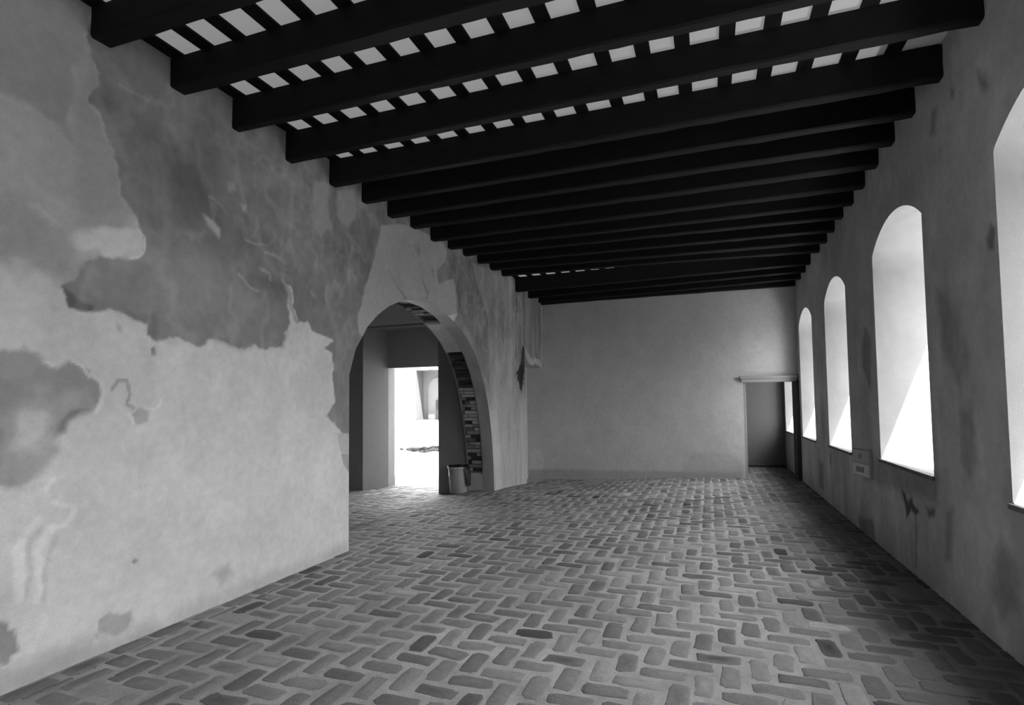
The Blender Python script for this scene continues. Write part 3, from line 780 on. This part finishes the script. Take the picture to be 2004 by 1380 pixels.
# ------------------------------------------------------------------ windows
ORD = ['partly seen deep arched window at the frame edge, first from the viewpoint', 'tall deep arched window right of the notice board, second from the viewpoint',
       'deep arched window left of the notice board, third from the viewpoint', 'narrow-looking arched window next to the end wall doorway, fourth from the viewpoint',
       'arched window glimpsed through the doorway in the end wall']
for i, (w, ol) in enumerate(zip(ALLWIN, outlines)):
    xs = np.linspace(XR, XRO, 18); n = len(ol)
    loop = np.concatenate([ol, densify([(w[1], w[2]), (w[0], w[2])], 0.1)[1:]])
    n = len(loop)
    V = np.array([(x, p[0], p[1]) for p in loop for x in xs])
    q = np.arange(n * len(xs)).reshape(n, len(xs))
    F = np.stack([q[:-1, :-1], q[1:, :-1], q[1:, 1:], q[:-1, 1:]], -1).reshape(-1, 4)
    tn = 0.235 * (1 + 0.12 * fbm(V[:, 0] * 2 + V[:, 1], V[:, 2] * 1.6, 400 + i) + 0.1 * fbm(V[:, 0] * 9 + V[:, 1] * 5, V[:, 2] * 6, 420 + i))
    nm = 'window_%d' % (i + 1) if i < 5 else 'window_rear_%d' % (i - 4)
    o = mesh_obj(nm, V, F, M_REVEAL, tone=tn)
    tag(o, ORD[i] if i < 5 else 'arched window of the same wall, behind the viewpoint', 'window', kind='structure')
    if i < 5:
        mb = MB(); mb.box(XR - 0.022, XR + 0.05, w[0] - 0.02, w[1] + 0.02, w[2] - 0.032, w[2] + 0.004)
        bevel(mb.build('sill', M_SILL, o), 0.006)
    ld = bpy.data.lights.new('window_portal', 'AREA'); ld.shape = 'RECTANGLE'; ld.size = w[1] - w[0] + 0.05; ld.size_y = 2.6
    ld.cycles.is_portal = True
    lo = bpy.data.objects.new('window_portal', ld); link(lo)
    lo.location = (XRO + 0.05, (w[0] + w[1]) / 2, 2.15)
    lo.rotation_euler = Vector((-1, 0, 0)).to_track_quat('-Z', 'Z').to_euler()

# ------------------------------------------------------------------ doorway and small room beyond the end wall
mb = MB()
mb.box(0.655, 1.70, YB - 0.05, YB + 0.35, 2.005, 2.075)
mb.box(0.63, 1.71, YB - 0.075, YB + 0.35, 2.075, 2.125)
d3 = bevel(mb.build('door_3', M_LINTEL), 0.006)
tag(d3, 'doorway in the end wall under a moulded lintel', 'doorway', kind='structure')
mb = MB(); mb.box(1.655, XR + 0.0, YB - 0.10, YB + 0.35, -0.1, 2.005)
bevel(mb.build('post', M_POST, d3), 0.006)
mb = MB(); mb.box(0.68, 0.74, YB + 0.02, YB + 0.34, -0.1, 2.005)
bevel(mb.build('jamb', M_LINTEL, d3), 0.006)
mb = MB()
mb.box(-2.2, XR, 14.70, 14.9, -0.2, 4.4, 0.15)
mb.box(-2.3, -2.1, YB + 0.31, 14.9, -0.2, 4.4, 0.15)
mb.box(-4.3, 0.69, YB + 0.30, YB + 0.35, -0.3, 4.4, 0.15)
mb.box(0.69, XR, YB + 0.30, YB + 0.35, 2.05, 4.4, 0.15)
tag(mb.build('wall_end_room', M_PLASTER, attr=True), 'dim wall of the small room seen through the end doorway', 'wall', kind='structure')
mb = MB(); mb.box(0.7, XR - 0.01, 14.50, 14.70, -0.08, 0.06)
tag(mb.build('trim_2', M_POST), 'low kerb at the foot of the small room wall', 'kerb', kind='structure')

# ------------------------------------------------------------------ ceiling: beams, battens, boards, roof sheets
LEFT_END = {0: (2.364, 2.509, 4.075), 1: (2.934, 3.073, 4.05), 2: (3.51, 3.61, 4.006), 3: (4.139, 4.238, 3.993), 4: (4.785, 4.89, 4.004), 5: (5.371, 5.483, 4.02),
            6: (5.915, 6.046, 4.024), 7: (6.476, 6.615, 4.058), 8: (7.056, 7.19, 4.04), 9: (7.631, 7.758, 4.072), 10: (8.201, 8.323, 4.11), 11: (8.79, 8.916, 4.12),
            12: (9.378, 9.515, 4.138), 13: (9.98, 10.10, 4.157), 14: (10.778, 10.908, 3.99), 15: (11.46, 11.58, 3.969), 16: (12.06, 12.17, 3.973)}
RIGHT_END = {0: (2.475, 4.0), 1: (3.09, 4.0), 2: (3.655, 4.0), 3: (4.28, 4.037), 4: (4.932, 4.024), 5: (5.528, 4.045), 6: (6.081, 4.044), 7: (6.605, 4.037), 8: (7.138, 4.013),
             9: (7.641, 3.997), 10: (8.163, 3.998), 11: (8.689, 3.977), 12: (9.222, 3.961), 13: (9.785, 3.969), 14: (10.617, 3.975), 15: (11.118, 3.952), 16: (11.65, 3.94), 17: (12.2, 3.948)}
LEFT_END[17] = (12.24, 12.349, 3.95); RIGHT_END[17] = (12.349, 3.948)
ordn = ['first', 'second', 'third', 'fourth', 'fifth', 'sixth', 'seventh', 'eighth', 'ninth', 'tenth', 'eleventh', 'twelfth', 'thirteenth', 'fourteenth', 'fifteenth',
        'sixteenth', 'seventeenth', 'eighteenth', 'nineteenth', 'twentieth']
rngb = np.random.RandomState(21)
for k in range(18):
    y0, y1, zl = LEFT_END[k]; yr, zr = RIGHT_END[k]
    yr -= (y1 - y0)                               # right ends were measured on the far lower edge
    wd = y1 - y0
    ns = 28; V = []
    bow = rngb.randn() * 0.006
    for s_ in range(ns):
        t = s_ / (ns - 1)
        x = XL - 0.02 + t * (XR - XL + 0.04)
        yy = y0 + (yr - y0) * t; zb = zl + (zr - zl) * t + bow * math.sin(math.pi * t)
        ww = wd + 0.004 * rngb.randn(); c = 0.014
        e = 0.002 * rngb.randn(4)
        ring = [(yy, ZTOP), (yy + e[0], zb + c), (yy + c, zb + e[1]), (yy + ww - c, zb + e[2]), (yy + ww + e[3], zb + c), (yy + ww, ZTOP)]
        V += [(x, a, b) for a, b in ring]
    F = [(s_ * 6 + j, s_ * 6 + (j + 1) % 6, (s_ + 1) * 6 + (j + 1) % 6, (s_ + 1) * 6 + j) for s_ in range(ns - 1) for j in range(6)]
    F += [tuple(range(5, -1, -1)), tuple(range((ns - 1) * 6, ns * 6))]
    o = mesh_obj('ceiling_beam', V, F, M_WOOD)
    if k < 9: lab = 'heavy dark timber ceiling beam, %s from the viewpoint' % ordn[k]
    elif k < 17: lab = 'heavy dark timber ceiling beam, %s from the end wall' % ordn[17 - k]
    else: lab = 'heavy dark timber ceiling beam lying tight against the end wall'
    tag(o, lab, 'beam', 'dark ceiling beams', kind='thing')

cx = XL + 0.04; k = 0
centres = [-3.437 + 0.303 * j for j in range(-1, 17)]
for j, c in enumerate(centres):
    c += 0.006 * rngb.randn()
    w = 0.055
    lo_, hi_ = c - w, c + w
    if lo_ < XL: lo_ = XL + 0.002
    if hi_ > XR: hi_ = XR - 0.002
    mb = MB(); mb.box(lo_, hi_, YR + 0.01, YB - 0.005, ZTOP, ZTOP + 0.02)
    o = mb.build('roof_batten', M_BATTEN)
    lab = ('thin dark batten laid along the hall over the beams, %s from the patchy wall' % ordn[j]) if j < 10 else ('thin dark batten laid along the hall over the beams, %s from the window wall' % ordn[len(centres) - 1 - j])
    tag(o, lab, 'batten', 'battens over the beams', kind='thing')

mb = MB()
for a, b in ((YR - 0.3, 1.2), (4.86, 9.99), (10.80, 15.1)):
    mb.box(XLO, XRO - 0.01, a, b, ZTOP + 0.0202, ZTOP + 0.06)
for a, b in ((1.2, 4.86), (9.99, 10.80)):
    mb.box(XLO, XL - 0.01, a, b, ZTOP + 0.0202, ZTOP + 0.06)
    mb.box(XR + 0.01, XRO - 0.01, a, b, ZTOP + 0.0202, ZTOP + 0.06)
tag(mb.build('ceiling', M_BOARD), 'dark plank ceiling above the beams', 'ceiling', kind='structure')
mb = MB()
mb.box(XL - 0.012, XR + 0.012, 1.2, 4.86, ZTOP + 0.026, ZTOP + 0.0265)
mb.box(XL - 0.012, XR + 0.012, 9.99, 10.80, ZTOP + 0.026, ZTOP + 0.0265)
V = []; F = []
for a, b in ((1.2, 4.86), (9.99, 10.80)):
    n = len(V); V += [(XL - 0.012, a, ZTOP + 0.026), (XR + 0.012, a, ZTOP + 0.026), (XR + 0.012, b, ZTOP + 0.026), (XL - 0.012, b, ZTOP + 0.026)]; F.append((n, n + 1, n + 2, n + 3))
tag(mesh_obj('ceiling_light_sheet', V, F, M_SHEET), 'pale translucent roof sheet glowing between the battens', 'ceiling', kind='structure')

# ------------------------------------------------------------------ bin in the archway
def lathe(prof, n=40):
    V = [(r * math.cos(2 * math.pi * k / n), r * math.sin(2 * math.pi * k / n), z) for r, z in prof for k in range(n)]
    F = [(i * n + k, i * n + (k + 1) % n, (i + 1) * n + (k + 1) % n, (i + 1) * n + k) for i in range(len(prof) - 1) for k in range(n)]
    return V, F
bin_root = tag(link(bpy.data.objects.new('trash_bin', None)), 'round tapered metal waste bin with black liner standing in the archway', 'bin')
bx, by = -4.42, 9.25
bin_root.location = (bx, by, float(floor_z(bx, by)) + 0.004)
V, F = lathe([(0.0, 0.0), (0.150, 0.0), (0.155, 0.006), (0.172, 0.25), (0.188, 0.47), (0.180, 0.47), (0.146, 0.02), (0.0, 0.02)])
mesh_obj('body', V, F, M_METAL, bin_root, shade=True)
V, F = lathe([(0.186, 0.455), (0.196, 0.455), (0.200, 0.465), (0.198, 0.492), (0.190, 0.498), (0.182, 0.492), (0.181, 0.46), (0.186, 0.455)])
mesh_obj('rim', V, F, M_RIM, bin_root, shade=True)
n = 40; V = []; F = []
prof = [(0.158, 0.30), (0.176, 0.502), (0.203, 0.508), (0.207, 0.47), (0.204, 0.40)]
for i, (r, z) in enumerate(prof):
    for k_ in range(n):
        a = 2 * math.pi * k_ / n
        side = max(0.0, math.cos(a - 0.5))                    # the bag hangs lower over the side next to the bare bricks
        side = min(1.0, max(0.0, (math.cos(a - 0.35) - 0.55) / 0.3))
        zz = z if i < 3 else 0.508 - (0.508 - z) * (0.05 + 3.4 * side)
        rr = r + (0.006 * math.sin(a * 9) if i > 1 else 0) + (0.02 * side if i > 2 else 0)
        V.append((rr * math.cos(a), rr * math.sin(a), zz + 0.006 * math.sin(a * 7)))
F = [(i * n + k_, i * n + (k_ + 1) % n, (i + 1) * n + (k_ + 1) % n, (i + 1) * n + k_) for i in range(len(prof) - 1) for k_ in range(n)]
F.append(tuple(range(n)))
o = mesh_obj('liner', V, F, M_BAG, bin_root, shade=True); o['label'] = 'black bag folded over the rim'

# ------------------------------------------------------------------ notice board between two windows
nb = tag(link(bpy.data.objects.new('notice_board', None)), 'small grey notice board with faded print, fixed below sill height between two windows', 'sign')
nb.location = (XR, 7.6, 0.85)
sk = 0.05                                     # hangs slightly out of level
def slab(name, mat, y0, y1, z0, z1, x0, x1):
    mb = MB()
    v = []
    for x in (x0, x1):
        for y, z in ((y0, z0), (y1, z0), (y1, z1), (y0, z1)):
            v.append((x, y, z - sk * y))
    mb.add(v, [(0, 1, 2, 3), (7, 6, 5, 4), (0, 4, 5, 1), (1, 5, 6, 2), (2, 6, 7, 3), (3, 7, 4, 0)])
    return bevel(mb.build(name, mat, nb), 0.003)
slab('board', M_BOARD_S, -0.40, 0.38, -0.165, 0.16, -0.022, 0.006)
slab('header_panel', M_HEAD, -0.36, 0.37, 0.0, 0.15, -0.028, -0.021)
tp = slab('text_panel', M_PAPER, -0.34, 0.36, -0.155, -0.012, -0.030, -0.021)
ink = slab('print', M_INK, -0.16, 0.22, -0.115, -0.05, -0.0315, -0.029); ink.parent = tp
ink2 = slab('print', M_INK, -0.05, 0.10, 0.05, 0.105, -0.0295, -0.027); ink2.parent = [c for c in nb.children if c.name.startswith('header')][0]
